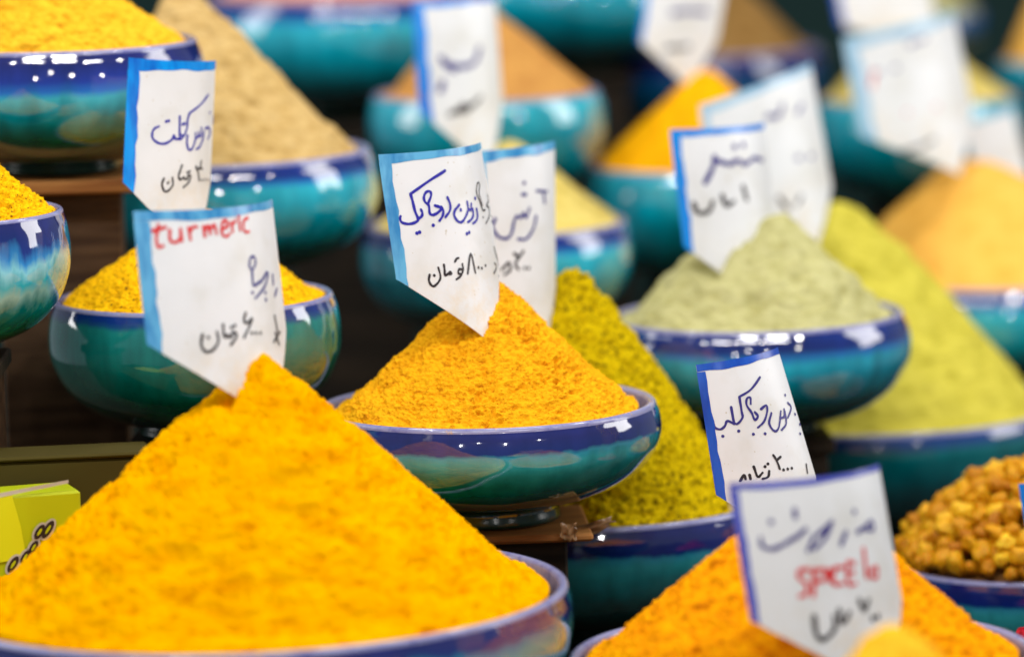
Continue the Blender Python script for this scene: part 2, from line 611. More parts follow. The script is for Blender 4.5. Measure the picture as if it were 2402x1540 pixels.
LAPIS = [(0.0, DEEP), (0.15, (0.0, 0.05, 0.045)), (0.42, (0.0, 0.17, 0.18)), (0.70, (0.03, 0.34, 0.38)), (0.76, (0.03, 0.30, 0.42)), (0.80, COBALT), (0.93, VIOLET)]
WIDE = [(0.0, DEEP), (0.25, (0.01, 0.10, 0.05)), (0.48, (0.0, 0.22, 0.26)), (0.64, (0.03, 0.36, 0.44)), (0.70, (0.01, 0.12, 0.45)), (0.78, (0.008, 0.03, 0.28)), (0.95, VIOLET)]
SEA = [(0.0, DEEP), (0.3, (0.0, 0.10, 0.07)), (0.6, (0.0, 0.15, 0.13)), (0.89, (0.01, 0.20, 0.19)), (0.93, (0.01, 0.06, 0.18)), (0.97, COBALT)]
TURQS = [(0.0, DEEP), (0.3, (0.0, 0.13, 0.15)), (0.55, (0.0, 0.30, 0.40)), (0.82, (0.02, 0.40, 0.52)), (0.87, (0.01, 0.14, 0.42)), (0.92, COBALT)]
TURQ_ONLY = [(0.0, DEEP), (0.35, (0.0, 0.13, 0.16)), (0.7, (0.0, 0.28, 0.38)), (0.95, (0.03, 0.40, 0.52))]
DRIP = [(0.0, (0.02, 0.15, 0.05)), (0.3, (0.0, 0.22, 0.24)), (0.46, (0.25, 0.50, 0.48)), (0.56, (0.02, 0.40, 0.50)), (0.68, (0.20, 0.55, 0.66)), (0.76, (0.02, 0.20, 0.50)), (0.84, COBALT), (0.94, VIOLET)]

FRONT = [(0.0, DEEP), (0.3, (0.0, 0.10, 0.11)), (0.6, (0.0, 0.20, 0.23)), (0.84, (0.06, 0.36, 0.40)), (0.89, (0.02, 0.20, 0.36)), (0.925, COBALT), (0.97, VIOLET)]
PALEB = [(0.0, DEEP), (0.3, (0.0, 0.10, 0.13)), (0.55, (0.0, 0.22, 0.32)), (0.72, (0.01, 0.33, 0.46)), (0.79, (0.01, 0.14, 0.42)), (0.85, COBALT)]
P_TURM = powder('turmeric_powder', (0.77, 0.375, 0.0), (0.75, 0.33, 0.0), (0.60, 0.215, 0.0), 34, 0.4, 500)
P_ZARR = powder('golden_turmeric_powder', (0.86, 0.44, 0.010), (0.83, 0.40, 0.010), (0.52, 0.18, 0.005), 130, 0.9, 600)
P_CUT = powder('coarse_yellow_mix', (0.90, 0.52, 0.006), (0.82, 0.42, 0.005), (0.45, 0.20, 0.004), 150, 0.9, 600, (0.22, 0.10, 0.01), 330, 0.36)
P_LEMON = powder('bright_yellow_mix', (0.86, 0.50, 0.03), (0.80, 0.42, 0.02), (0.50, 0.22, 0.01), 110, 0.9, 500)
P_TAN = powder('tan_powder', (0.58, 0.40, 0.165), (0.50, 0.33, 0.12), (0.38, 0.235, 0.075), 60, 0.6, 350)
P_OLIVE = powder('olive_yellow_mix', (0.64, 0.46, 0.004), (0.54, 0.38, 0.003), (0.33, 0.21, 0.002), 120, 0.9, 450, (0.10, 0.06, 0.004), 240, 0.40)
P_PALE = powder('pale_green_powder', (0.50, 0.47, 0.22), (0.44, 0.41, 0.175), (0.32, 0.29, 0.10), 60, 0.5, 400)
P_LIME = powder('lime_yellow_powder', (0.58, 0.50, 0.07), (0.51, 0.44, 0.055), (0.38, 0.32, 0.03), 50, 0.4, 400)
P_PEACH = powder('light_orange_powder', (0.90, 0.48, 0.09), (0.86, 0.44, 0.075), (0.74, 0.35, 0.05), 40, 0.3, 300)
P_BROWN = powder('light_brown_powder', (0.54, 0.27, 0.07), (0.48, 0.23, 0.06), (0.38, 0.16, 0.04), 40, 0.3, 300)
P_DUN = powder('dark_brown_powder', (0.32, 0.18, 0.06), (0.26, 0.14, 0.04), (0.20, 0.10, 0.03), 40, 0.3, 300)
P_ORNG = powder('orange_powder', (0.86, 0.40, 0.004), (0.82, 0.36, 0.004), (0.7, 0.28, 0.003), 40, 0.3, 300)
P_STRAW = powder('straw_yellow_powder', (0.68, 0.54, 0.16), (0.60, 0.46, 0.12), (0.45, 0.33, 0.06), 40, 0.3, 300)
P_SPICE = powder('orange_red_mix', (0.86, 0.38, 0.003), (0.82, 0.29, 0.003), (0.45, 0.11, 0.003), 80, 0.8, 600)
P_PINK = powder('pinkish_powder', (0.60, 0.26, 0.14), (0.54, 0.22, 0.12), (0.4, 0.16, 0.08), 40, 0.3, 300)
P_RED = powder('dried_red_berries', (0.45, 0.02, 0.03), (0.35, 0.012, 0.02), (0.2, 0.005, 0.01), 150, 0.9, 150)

# cx, cy = rim centre, a = rim half width (photo units), D = distance, hr = height / radius, apex = tip of the heap (photo units)
BOWLS = [
    dict(k='front', nD=0.024, cx=605, cy=1383, a=735, D=3.90, hr=0.75, prof=PROF_OUT, g=FRONT, st=0.09, tilt=-0.012, mat=P_TURM, apex=(618, 826), dA=0.0, res=(420, 900), lump=0.0022, rut=0.0035, grain=0.0012, gs=240, e=0.03, dent=0.012, pit=(0.0024, 170),
         bl='largest bowl, blue rim over streaky turquoise, holding the smooth golden turmeric cone',
         pl='huge smooth golden turmeric cone under the card reading turmeric', notch=(540, 965, 2.3)),
    dict(k='centre', nD=0.045, cx=1140, cy=946, a=402, D=4.20, hr=0.68, prof=PROF_DISH, g=LAPIS, st=0.05, mat=P_ZARR, apex=(1146, 640), dA=0.0, res=(460, 1200), lump=0.0035, grain=0.0015, gs=300, e=0.04, flat=(0.09, -0.28), pit=(0.0055, 170), dent=0.006, edge=0.89,
         bl='footed bowl in sharp focus, dark blue band over teal, below the grainy orange cone',
         pl='sharp grainy orange-yellow cone in the middle, crumbly flat tip', notch=(1076, 784, 3.0)),
    dict(k='cutlet', cx=455, cy=690, a=330, D=4.26, hr=1.0, prof=PROF_ROUND, g=SEA, st=0.04, mat=P_CUT, apex=(462, 478), dA=0.0, res=(260, 600), lump=0.003, grain=0.0016, gs=230, e=0.06, pit=(0.0035, 190), dent=0.003,
         bl='deep round green bowl with thin blue rim behind the card reading turmeric',
         pl='coarse speckled yellow heap behind the card reading turmeric'),
    dict(k='left', cx=-150, cy=492, a=300, D=4.12, hr=1.15, prof=PROF_ROUND, g=DRIP, st=0.14, mat=P_CUT, apex=(-170, 260), dA=0.0, res=(200, 500), lump=0.003, grain=0.0016, gs=230, e=0.06, pit=(0.0035, 190), dent=0.003,
         bl='turquoise bowl with dripping blue and white glaze, cut by the left edge',
         pl='speckled yellow heap in the dripping glazed bowl at the left edge'),
    dict(k='topleft', cx=130, cy=96, a=332, D=4.38, hr=0.92, prof=PROF_ROUND, g=WIDE, st=0.04, mat=P_LEMON, apex=(60, -150), dA=0.0, res=(200, 500), lump=0.004, grain=0.0016, gs=170, e=0.08, pit=(0.005, 130), dent=0.008,
         bl='bowl in the top left corner with wide violet blue band above turquoise',
         pl='bright lemon yellow heap in the top left corner'),
    dict(k='tan', dust=(0.5, 0.34, 0.12), cx=480, cy=352, a=385, D=4.62, hr=0.80, prof=PROF_ROUND, g=TURQS, st=0.03, mat=P_TAN, apex=(420, -42), dA=0.0, res=(180, 400), lump=0.0045, grain=0.0014, gs=120, e=0.05, dent=0.007, pit=(0.002, 110),
         bl='turquoise bowl with blue rim filled with sand coloured powder',
         pl='sand coloured heap behind the small card with the wide azure border'),
    dict(k='olive', dust=(0.4, 0.28, 0.01), cx=1368, cy=1166, a=432, D=4.40, hr=0.74, prof=PROF_OUT, g=LAPIS, st=0.06, mat=P_OLIVE, apex=(1342, 622), dA=0.0, res=(260, 560), lump=0.004, grain=0.0024, gs=230, e=0.09, pit=(0.0034, 200), dent=0.010,
         bl='dark glossy bowl with blue rim under the speckled olive yellow heap',
         pl='speckled olive yellow heap right behind the orange cone'),
    dict(k='pale', dust=(0.5, 0.45, 0.2), cx=1772, cy=733, a=345, D=4.56, hr=0.80, prof=PROF_ROUND, g=PALEB, st=0.03, mat=P_PALE, apex=(1796, 497), dA=0.0, sag=-0.16, res=(180, 400), lump=0.004, grain=0.0012, gs=110, e=0.22, dent=0.008,
         bl='shiny turquoise bowl with deep blue band holding the pale green powder',
         pl='pale grey-green heap with a blue edged card stuck in its left slope', notch=(1676, 648, 1.8)),
    dict(k='lime', dust=(0.5, 0.45, 0.05), cx=2020, cy=946, a=480, D=4.86, hr=0.62, prof=PROF_OUT, g=[(0, DEEP), (0.4, TEAL), (0.86, (0.0, 0.17, 0.19)), (0.93, (0.01, 0.05, 0.2))], st=0.03, mat=P_LIME, apex=(1956, 474), dA=0.0, res=(150, 300), lump=0.004, grain=0.0012, gs=110, e=0.10, sag=-0.13, dent=0.005, pit=(0.002, 110),
         bl='wide teal bowl under the tall lime yellow cone on the right',
         pl='tall lime yellow cone on the right, partly behind the pale green heap'),
    dict(k='peach', cx=2330, cy=632, a=380, D=5.16, hr=0.72, prof=PROF_ROUND, g=TURQS, st=0.03, mat=P_PEACH, apex=(2268, 378), dA=0.0, sag=-0.2, res=(120, 240), lump=0.003, grain=0.0008, gs=90, e=0.28,
         bl='blurred blue and teal bowl at the right edge below the light orange heap',
         pl='rounded light orange heap at the right edge'),
    dict(k='straw', cx=1165, cy=517, a=308, D=4.82, hr=0.92, prof=PROF_ROUND, g=TURQS, st=0.03, mat=P_STRAW, apex=(1190, 330), dA=0.0, res=(120, 240), lump=0.003, grain=0.0008, gs=90, e=0.08,
         bl='round teal bowl with blue band just behind the two middle cards',
         pl='straw yellow heap mostly hidden behind the two middle cards'),
    dict(k='brown', cx=1140, cy=212, a=268, D=5.06, hr=1.0, prof=PROF_ROUND, g=TURQ_ONLY, st=0.03, mat=P_BROWN, apex=(1118, 0), dA=0.0, res=(120, 240), lump=0.003, grain=0.0008, gs=90, e=0.08,
         bl='light turquoise bowl behind the tall card with the thick blue side',
         pl='light brown heap beside the tall card with the thick blue side'),
    dict(k='topmid', cx=812, cy=-20, a=335, D=5.30, hr=0.86, prof=PROF_ROUND, g=TURQS, st=0.03, mat=P_PINK, apex=(830, -160), dA=0.0, res=(100, 200), lump=0.003, grain=0.0008, gs=90, e=0.08,
         bl='turquoise bowl with blue band cut by the top edge, left of the tall card',
         pl='pinkish powder just showing over the bowl at the top edge'),
    dict(k='topmid2', cx=1330, cy=-75, a=300, D=5.60, hr=0.80, prof=PROF_ROUND, g=TURQ_ONLY, st=0.02, mat=P_DUN, apex=(1330, -240), dA=0.0, res=(60, 120), lump=0.003, grain=0.0008, gs=90, e=0.08,
         bl='plain bright turquoise bowl cut by the top edge, right of the tall card',
         pl='heap above the top edge in the plain turquoise bowl'),
    dict(k='orange', cx=1640, cy=375, a=268, D=5.10, hr=1.10, prof=PROF_ROUND, g=TURQ_ONLY, st=0.02, mat=P_ORNG, apex=(1660, 165), dA=0.0, res=(120, 240), lump=0.003, grain=0.0008, gs=90, e=0.14,
         bl='tall plain teal bowl holding the blurred vivid orange heap',
         pl='blurred vivid orange heap below a leaning card'),
    dict(k='dun', cx=1655, cy=112, a=268, D=5.70, hr=0.80, prof=PROF_ROUND, g=[(0, DEEP), (0.5, (0, 0.06, 0.13)), (0.74, (0.0, 0.07, 0.2)), (0.82, VIOLET)], st=0.02, mat=P_DUN, apex=(1700, -60), dA=0.0, res=(100, 200), lump=0.003, grain=0.0008, gs=90, e=0.1,
         bl='far dark blue and violet bowl with a pale lip behind the leaning cards',
         pl='far dull brown heap in the violet rimmed bowl'),
    dict(k='wheat', cx=2152, cy=222, a=240, D=5.42, hr=1.1, prof=PROF_ROUND, g=TURQ_ONLY, st=0.02, mat=P_STRAW, apex=(2120, 60), dA=0.0, res=(100, 200), lump=0.003, grain=0.0008, gs=90, e=0.1,
         bl='far teal bowl behind the large blurred card on the right',
         pl='far wheat coloured heap showing both sides of the large blurred card'),
    dict(k='corner', cx=2480, cy=135, a=140, D=5.75, hr=1.0, prof=PROF_ROUND, g=TURQ_ONLY, st=0.02, mat=P_PEACH, apex=(2440, -20), dA=0.0, res=(80, 160), lump=0.003, grain=0.0008, gs=90, e=0.2,
         bl='small far turquoise bowl in the top right corner',
         pl='far orange heap in the top right corner'),
    dict(k='far', cx=2190, cy=28, a=115, D=6.1, hr=0.8, prof=PROF_ROUND, g=[(0, DEEP), (0.6, (0.01, 0.08, 0.2)), (0.9, (0.02, 0.1, 0.3))], st=0.02, mat=P_PALE, apex=(2190, -60), dA=0.0, res=(80, 160), lump=0.003, grain=0.0008, gs=90, e=0.2,
         bl='farthest small blue bowl at the top edge above the large blurred card',
         pl='farthest greenish heap at the top edge'),
    dict(k='raisin', dust=(0.3, 0.25, 0.3), cx=2425, cy=1306, a=335, D=4.42, hr=0.80, prof=PROF_OUT, g=LAPIS, st=0.04, mat=None, apex=None,
         bl='blue and turquoise bowl filled with golden raisins at the right edge', pl=''),
    dict(k='spice', cx=1880, cy=1522, a=545, D=3.86, hr=0.75, prof=PROF_OUT, g=LAPIS, st=0.05, mat=P_SPICE, apex=(1878, 1140), dA=0.0, res=(360, 800), lump=0.003, grain=0.0016, gs=230, e=0.05, pit=(0.0038, 150), dent=0.004,
         bl='bowl with violet blue lip at the bottom edge, holding the orange-red cone',
         pl='grainy orange-red cone behind the blurred card with red writing', notch=(1900, 1590, 2.2)),
    dict(k='near', cx=2100, cy=1800, a=380, D=3.44, hr=0.75, prof=PROF_OUT, g=LAPIS, st=0.05, mat=P_LEMON, apex=(2092, 1462), dA=0.0, res=(120, 240), lump=0.004, grain=0.0008, gs=110, e=0.22, dent=0.004,
         bl='nearest bowl below the bottom edge of the photo, in front of the orange-red cone',
         pl='blurred yellow tip of the nearest heap at the bottom edge'),
    dict(k='red', cx=2490, cy=1580, a=215, D=4.16, hr=0.8, prof=PROF_OUT, g=LAPIS, st=0.05, mat=P_RED, apex=(2470, 1425), dA=0.0, res=(120, 240), lump=0.006, grain=0.003, gs=120, e=0.3,
         bl='bowl at the bottom right corner holding dried red berries',
         pl='dried red berries peeping in at the bottom right corner'),
]
INFO = {}
for i, b in enumerate(BOWLS):
    c = at(b['cx'], b['cy'], b['D'])
    r = b['a'] / F * b['D']
    h = r * b['hr']
    gm = glaze('glaze_' + b['k'], b['g'], b['st'], 1.3 * i + 0.4)
    lm = lip_mat('lip_' + b['k'], b.get('dust', (0.55, 0.30, 0.03)), 1.7 * i)
    bowl(c, r, h, gm, b['bl'], b['prof'], b.get('tilt', 0.0), 0.8 * i, lm)
    INFO[b['k']] = (c, r, h)
    if b['mat']:
        ap = at(b['apex'][0], b['apex'][1], b['D'] + b['dA'])
        nt = None
        if b.get('notch'):
            nx, ny, steep = b['notch']
            nt = (at(nx, ny, b['D'] - b.get('nD', 0.02)), steep, 0.012)
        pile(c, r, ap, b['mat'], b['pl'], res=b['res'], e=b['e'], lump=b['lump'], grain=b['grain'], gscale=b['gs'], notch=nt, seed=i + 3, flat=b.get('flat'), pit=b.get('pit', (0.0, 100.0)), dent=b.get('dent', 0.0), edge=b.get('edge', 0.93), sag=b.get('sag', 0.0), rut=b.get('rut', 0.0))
    bot = c.z - h
    half = 0.40 * r + 0.004
    vis = b['k'] in ('topleft', 'centre')
    body = M_BROWN if b['k'] in ('left', 'topleft') else M_DARK
    riser(c.x, c.y, bot - 0.0008, half, body,
          {'topleft': 'riser with warm wooden board under the top left bowl', 'centre': 'riser with warm wooden board under the middle footed bowl'}.get(
              b['k'], 'dark wooden riser under the ' + ' '.join(b['bl'].split(' bowl')[0].split(',')[0].split()[:7]) + ' bowl'),
          0.06 * math.sin(i * 2.1), 0.014 if not vis else (0.012 if b['k'] == 'topleft' else 0.007), M_WOOD if vis else M_DARK, {'topleft': 0.03, 'centre': 0.020}.get(b['k'], 0.006))


# ------------------------------------------------------------------ price cards
class Card:
    """thin plastic sheet, pentagon, curling away from the viewer towards its right side"""

    def __init__(s, TL, BL, TR, D, th0, th1, drop, label, tape, top_w=0.06, side_w=0.07, lean=0.0, thick=0.0007, skew=0.0, split=0.70, group='price cards stuck in the spices'):
        s.th0, s.th1 = th0, th1
        s.curl = 0.004 * math.sin(7.3 * TL[0])
        s.drop, s.split = drop, split
        Wd = (TR[0] - TL[0]) / F * D
        d = th1 - th0
        arc = Wd * d / (math.sin(th1) - math.sin(th0))
        s.yd = arc * (math.cos(th0) - math.cos(th1)) / d
        s.ez = Vector((0, 1, 0))
        s.P0 = at(*TL, D)
        PR = at(*TR, D + s.yd)
        s.A = PR - s.P0 - s.ez * s.yd
        s.V = at(*BL, D + lean) - s.P0
        s.dV = RM @ Vector((skew / F * D, 0, 0))
        s.arc, s.h = arc, s.V.length
        s.origin = s.P(split, 1 + drop)
        s.root = empty('price_card', s.origin, label, 'price card', group)
        s.thick = thick
        n = 28
        ss = np.linspace(0, 1, n)
        ss = np.unique(np.append(ss, split))
        rows = 8
        fr, bk, fs = [], [], []
        for q in ss:
            b = s.bottom(q)
            nv = s.N(q)
            for k in range(rows + 1):
                p = s.P(q, b * k / rows) - s.origin
                fr.append(p + nv * thick / 2)
                bk.append(p - nv * thick / 2)
        m = len(ss)
        K = len(fr)
        for i in range(m - 1):
            for k in range(rows):
                a = i * (rows + 1) + k
                c = a + rows + 1
                fs.append((a, a + 1, c + 1, c))
                fs.append((K + a, K + c, K + c + 1, K + a + 1))
        ring = [k for k in range(rows + 1)] + [i * (rows + 1) + rows for i in range(1, m)] + [(m - 1) * (rows + 1) + k for k in range(rows - 1, -1, -1)] + [i * (rows + 1) for i in range(m - 2, 0, -1)]
        for i in range(len(ring)):
            a, b2 = ring[i], ring[(i + 1) % len(ring)]
            fs.append((a, K + a, K + b2, b2))
        o = mesh('sheet', fr + bk, fs, M_CARD, s.root)
        o.data.set_sharp_from_angle(angle=math.radians(40))
        tw = top_w
        if tw:
            s.strip('top_border', tape, [(q, 0.0, tw * (1 - 0.25 * q) * (1 + 0.10 * math.sin(9 * q + TL[0]) + 0.06 * math.sin(23 * q + TL[1]))) for q in ss])
        if side_w:
            s.side('side_border', tape, side_w, tw * 0.98)

    def fx(s, q):
        return (math.sin(s.th0 + (s.th1 - s.th0) * q) - math.sin(s.th0)) / (math.sin(s.th1) - math.sin(s.th0))

    def fy(s, q):
        return (math.cos(s.th0) - math.cos(s.th0 + (s.th1 - s.th0) * q)) / (math.cos(s.th0) - math.cos(s.th1))

    def P(s, q, t):
        return s.P0 + s.A * s.fx(q) + s.ez * s.yd * s.fy(q) + (s.V + s.dV * s.fx(q)) * t + s.ez * s.curl * (max(0.0, 0.4 - t) / 0.4) ** 2 * (0.3 + q)

    def N(s, q):
        e = 1e-3
        t = s.P(q + e, 0) - s.P(q - e, 0)
        n = t.cross(s.V).normalized()
        return n if n.y < 0 else -n

    def bottom(s, q):
        return 1 + s.drop * (q / s.split if q < s.split else (1 - q) / (1 - s.split))

    def strip(s, name, mat, cols):
        vs, fs = [], []
        off = s.thick / 2 + 0.00025
        for q, a, b in cols:
            n = s.N(q) * off
            up = -s.V.normalized() * 0.0006 if a == 0 else Vector((0, 0, 0))
            vs += [s.P(q, a) - s.origin + n + up, s.P(q, b) - s.origin + n]
        for i in range(len(cols) - 1):
            fs.append((2 * i, 2 * i + 1, 2 * i + 3, 2 * i + 2))
        return mesh(name, vs, fs, mat, s.root)

    def side(s, name, mat, w, t0):
        vs, fs = [], []
        off = s.thick / 2 + 0.0004
        nk = 14
        for k in range(nk):
            for i in range(4):
                wk = w * (1 + 0.07 * math.sin(1.3 * k + s.arc * 900) + 0.05 * math.sin(2.9 * k))
                q = -0.004 + (wk + 0.004) * i / 3
                t1 = s.bottom(max(q, 0))
                vs.append(s.P(q, t0 + (t1 - t0) * k / (nk - 1)) - s.origin + s.N(q) * off)
        for k in range(nk - 1):
            for i in range(3):
                a = k * 4 + i
                fs.append((a, a + 4, a + 5, a + 1))
        return mesh(name, vs, fs, mat, s.root)

    def inv(s, px, py):
        q, t = 0.5, 0.5
        for _ in range(14):
            x, y = proj(s.P(q, t))
            e = 1e-4
            x1, y1 = proj(s.P(q + e, t))
            x2, y2 = proj(s.P(q, t + e))
            J = np.array([[(x1 - x) / e, (x2 - x) / e], [(y1 - y) / e, (y2 - y) / e]])
            try:
                d = np.linalg.solve(J, np.array([px - x, py - y]))
            except Exception:
                break
            q += float(np.clip(d[0], -0.2, 0.2))
            t += float(np.clip(d[1], -0.5, 0.5))
            q = min(max(q, -0.05), 0.999)
        return q, t

    def write(s, name, mat, strokes, width, crop):
        """pen strokes as thin ink ribbons lying on the sheet"""
        ox, oy, sc = crop
        k = 2401 / 3000.0
        vs, fs = [], []
        off = s.thick / 2 + 0.0003
        asp = s.arc / s.h

        def disc(q, t, w):
            b = len(vs)
            vs.append(s.P(q, t) - s.origin + s.N(q) * off)
            for j in range(10):
                a = j / 10 * 2 * math.pi
                qq = min(q + math.cos(a) * w / s.arc, 0.999)
                vs.append(s.P(qq, t + math.sin(a) * w / s.h) - s.origin + s.N(qq) * off)
            for j in range(10):
                fs.append((b, b + 1 + j, b + 1 + (j + 1) % 10))
        for si, stk in enumerate(strokes):
            off += 0.00001
            pts = [s.inv((ox + x / sc) * k, (oy + y / sc) * k) for x, y in stk]
            if len(pts) == 1:
                disc(*pts[0], width * 0.62)
                continue
            U = [np.array((q * s.arc, t * s.h)) for q, t in pts]
            U = catmull(U, 5)
            disc(U[0][0] / s.arc, U[0][1] / s.h, width * 0.5)
            disc(U[-1][0] / s.arc, U[-1][1] / s.h, width * 0.42)
            b0 = len(vs)
            n = len(U)
            for i, u in enumerate(U):
                tg = U[min(i + 1, n - 1)] - U[max(i - 1, 0)]
                l = np.linalg.norm(tg)
                tg = tg / l if l > 1e-9 else np.array((1, 0))
                nn = np.array((-tg[1], tg[0])) * width * 0.5 * (1.0 - 0.18 * i / n + 0.1 * math.sin(i * 0.9 + si))
                for sg in (1, -1):
                    v = u + nn * sg
                    qq = min(v[0] / s.arc, 0.999)
                    vs.append(s.P(qq, v[1] / s.h) - s.origin + s.N(qq) * (off + 0.000005))
            for i in range(n - 1):
                a = b0 + 2 * i
                fs.append((a, a + 1, a + 3, a + 2))
        return mesh(name, vs, fs, mat, s.root, smooth=False)


DC, DF = INFO, None
# --- middle card (sharp)
CC = (1100, 400, 2.5667)
c = Card((887, 364), (930, 655), (1126, 335), 4.118, 0.10, 1.40, 0.62, 'sharp white card in the middle orange cone, light blue border, blue and black handwriting', T_SKY, 0.065, 0.075)
c.write('name_lettering', INK_BLUE, [
    [(520, 258), (400, 335), (262, 432)], [(262, 432), (278, 490), (295, 560), (318, 622), (300, 645), (250, 658), (200, 648), (183, 620), (188, 600)],
    [(318, 622), (345, 600), (350, 575), (340, 550)], [(310, 728)], [(330, 720)],
    [(445, 520), (475, 530), (492, 545), (460, 578), (425, 590), (405, 575), (398, 520), (370, 492), (362, 455), (380, 418), (408, 415), (415, 445), (395, 500)],
    [(432, 668)], [(490, 530), (507, 560), (500, 600), (478, 635)], [(538, 460), (558, 510), (555, 560), (522, 608)],
    [(625, 515), (592, 560), (590, 600), (618, 640), (650, 640), (680, 590), (692, 545), (685, 490)], [(637, 553)], [(692, 545), (712, 552), (716, 505)], [(683, 732)], [(700, 722)],
    [(725, 545), (731, 590), (715, 625), (690, 645)], [(755, 545), (762, 590), (755, 630), (728, 655)], [(745, 465)]], 0.0025, CC)
c.write('faded_lettering', INK_BLACK, [
    [(820, 550), (803, 555), (780, 490), (757, 430), (757, 370), (770, 345), (778, 370), (775, 430), (800, 520)], [(805, 608)], [(838, 440), (846, 480), (830, 520), (850, 540), (850, 600), (825, 655)],
    [(868, 600)], [(868, 640)], [(885, 830), (910, 920), (920, 970)], [(885, 1030), (905, 980), (890, 950)], [(922, 1050)]], 0.0016, CC)
c.write('price_lettering', INK_BLACK, [
    [(405, 1040), (400, 1080), (415, 1115), (440, 1125), (475, 1090), (486, 1050), (470, 985)], [(440, 1045)], [(512, 965), (518, 1010), (520, 1045), (545, 1030), (558, 1018), (570, 1032), (548, 1036)],
    [(650, 960), (655, 1000), (640, 1045), (605, 1075)], [(655, 1000), (625, 1000), (620, 1030), (645, 1032)], [(595, 940), (608, 918), (622, 914)], [(690, 1030), (712, 880), (748, 1025)], [(770, 985)], [(795, 990)], [(822, 970)]], 0.0021, CC)
# --- card behind it
c = Card((1120, 357), (1150, 700), (1300, 333), 4.33, 0.05, 1.2, 0.55, 'blurred white card in the olive yellow heap, half hidden by the sharp middle card', T_SKY, 0.07, 0.06, skew=-28)
c.write('name_lettering', INK_NAVY, [[(900, 620), (880, 680), (920, 750), (980, 768), (1020, 730), (1040, 640), (1062, 600), (1090, 612), (1110, 572), (1130, 612), (1155, 540)],
                                     [(1205, 600), (1185, 690), (1130, 770), (1070, 772)], [(1105, 437)], [(1125, 437)], [(1115, 350)], [(1210, 410), (1285, 415)], [(1260, 420), (1268, 500)]], 0.0029, CC)
c.write('price_lettering', INK_BLACK, [[(1040, 880), (1080, 900), (1110, 860)], [(1080, 900), (1050, 960), (1075, 1000)], [(1120, 990)], [(1150, 990)], [(950, 1000), (1000, 950), (1012, 1000), (970, 1040)]], 0.0027, CC)
# --- cutlet card
CU = (340, 150, 3.08)
c = Card((302, 137), (289, 428), (505, 143), 4.20, 0.05, 1.3, 0.62, 'white card with wide azure border standing above the card reading turmeric', T_AZURE, 0.085, 0.10, split=0.75)
c.write('name_lettering', INK_BLUE, [
    [(825, 395), (760, 480), (660, 560)], [(660, 560), (642, 620), (635, 700), (605, 768), (585, 755)], [(572, 590), (570, 700), (572, 795), (600, 770)],
    [(572, 795), (530, 790), (520, 760), (500, 800), (440, 835), (380, 830), (330, 790), (325, 740), (345, 700), (385, 680)], [(450, 636)], [(473, 630)], [(598, 661)], [(616, 655)],
    [(640, 760), (635, 830), (652, 890), (682, 878), (710, 800), (712, 740)], [(712, 790), (735, 770), (738, 730)], [(738, 770), (762, 760), (764, 690)], [(785, 730), (776, 800), (745, 868), (718, 885)], [(800, 700), (828, 690), (842, 740), (822, 792)], [(840, 555)], [(880, 590), (877, 655)]], 0.0022, CU)
c.write('price_lettering', INK_BLACK, [
    [(430, 1150), (412, 1200), (430, 1260), (460, 1265), (508, 1212), (505, 1140)], [(465, 1190)], [(592, 1030), (575, 1080), (561, 1125), (572, 1160), (592, 1150), (608, 1138), (618, 1158), (640, 1152)],
    [(640, 1152), (645, 1126), (662, 1118), (666, 1145), (645, 1190), (602, 1230)], [(640, 1095)], [(660, 1086)], [(715, 1040), (735, 1090), (745, 1170)], [(720, 1065), (750, 1055), (765, 990)], [(750, 1055), (772, 1062)], [(770, 1165)], [(797, 1160)], [(825, 1160)]], 0.0020, CU)
# --- turmeric card
CT = (360, 560, 2.406)
c = Card((312, 497), (346, 808), (637, 469), 3.85, 0.12, 1.40, 0.66, 'large card in the turmeric cone with red word turmeric and blue border', T_SKY, 0.075, 0.075)
c.write('word_lettering', INK_RED, [
    [(250, 240), (235, 330), (250, 395), (283, 385)], [(205, 282), (300, 255)], [(330, 275), (330, 340), (360, 362), (398, 340), (405, 265)], [(405, 280), (415, 352)], [(460, 260), (475, 342)], [(466, 300), (488, 255), (520, 252)],
    [(565, 250), (575, 322)], [(570, 280), (598, 242), (612, 302)], [(610, 270), (640, 237), (656, 302)], [(690, 272), (735, 245), (722, 206), (696, 230), (696, 300), (725, 320), (747, 300)], [(760, 222), (770, 288)], [(766, 240), (792, 207)], [(815, 215), (823, 277)], [(813, 185)], [(874, 190), (850, 205), (845, 250), (858, 288), (885, 285)]], 0.0028, CT)
c.write('name_lettering', INK_NAVY, [[(940, 655), (915, 660), (905, 560), (888, 530), (895, 472), (922, 465), (930, 510), (908, 560)], [(940, 655), (975, 630)], [(965, 640), (985, 615), (1010, 572), (1017, 600), (990, 680), (930, 755)], [(910, 716)], [(1000, 716)], [(1003, 765)], [(1050, 590), (1056, 660)], [(1080, 690), (1066, 738)]], 0.0026, CT)
c.write('price_lettering', INK_BLACK, [[(560, 1010), (550, 1080), (580, 1130), (630, 1120), (670, 1060), (660, 990)], [(600, 1030)], [(703, 940), (707, 1000), (718, 1030), (738, 1012), (748, 1030), (766, 1020)], [(766, 1020), (770, 998), (790, 996), (796, 1028), (757, 1085)], [(762, 960)], [(785, 948)], [(862, 858), (850, 900), (858, 925), (882, 922), (908, 895), (884, 960), (850, 1032)], [(905, 1000)], [(935, 1000)], [(965, 1000)],
                                       [(1065, 880), (1085, 990)], [(1060, 1060), (1102, 990)], [(1070, 1000), (1096, 1080)]], 0.0025, CT)
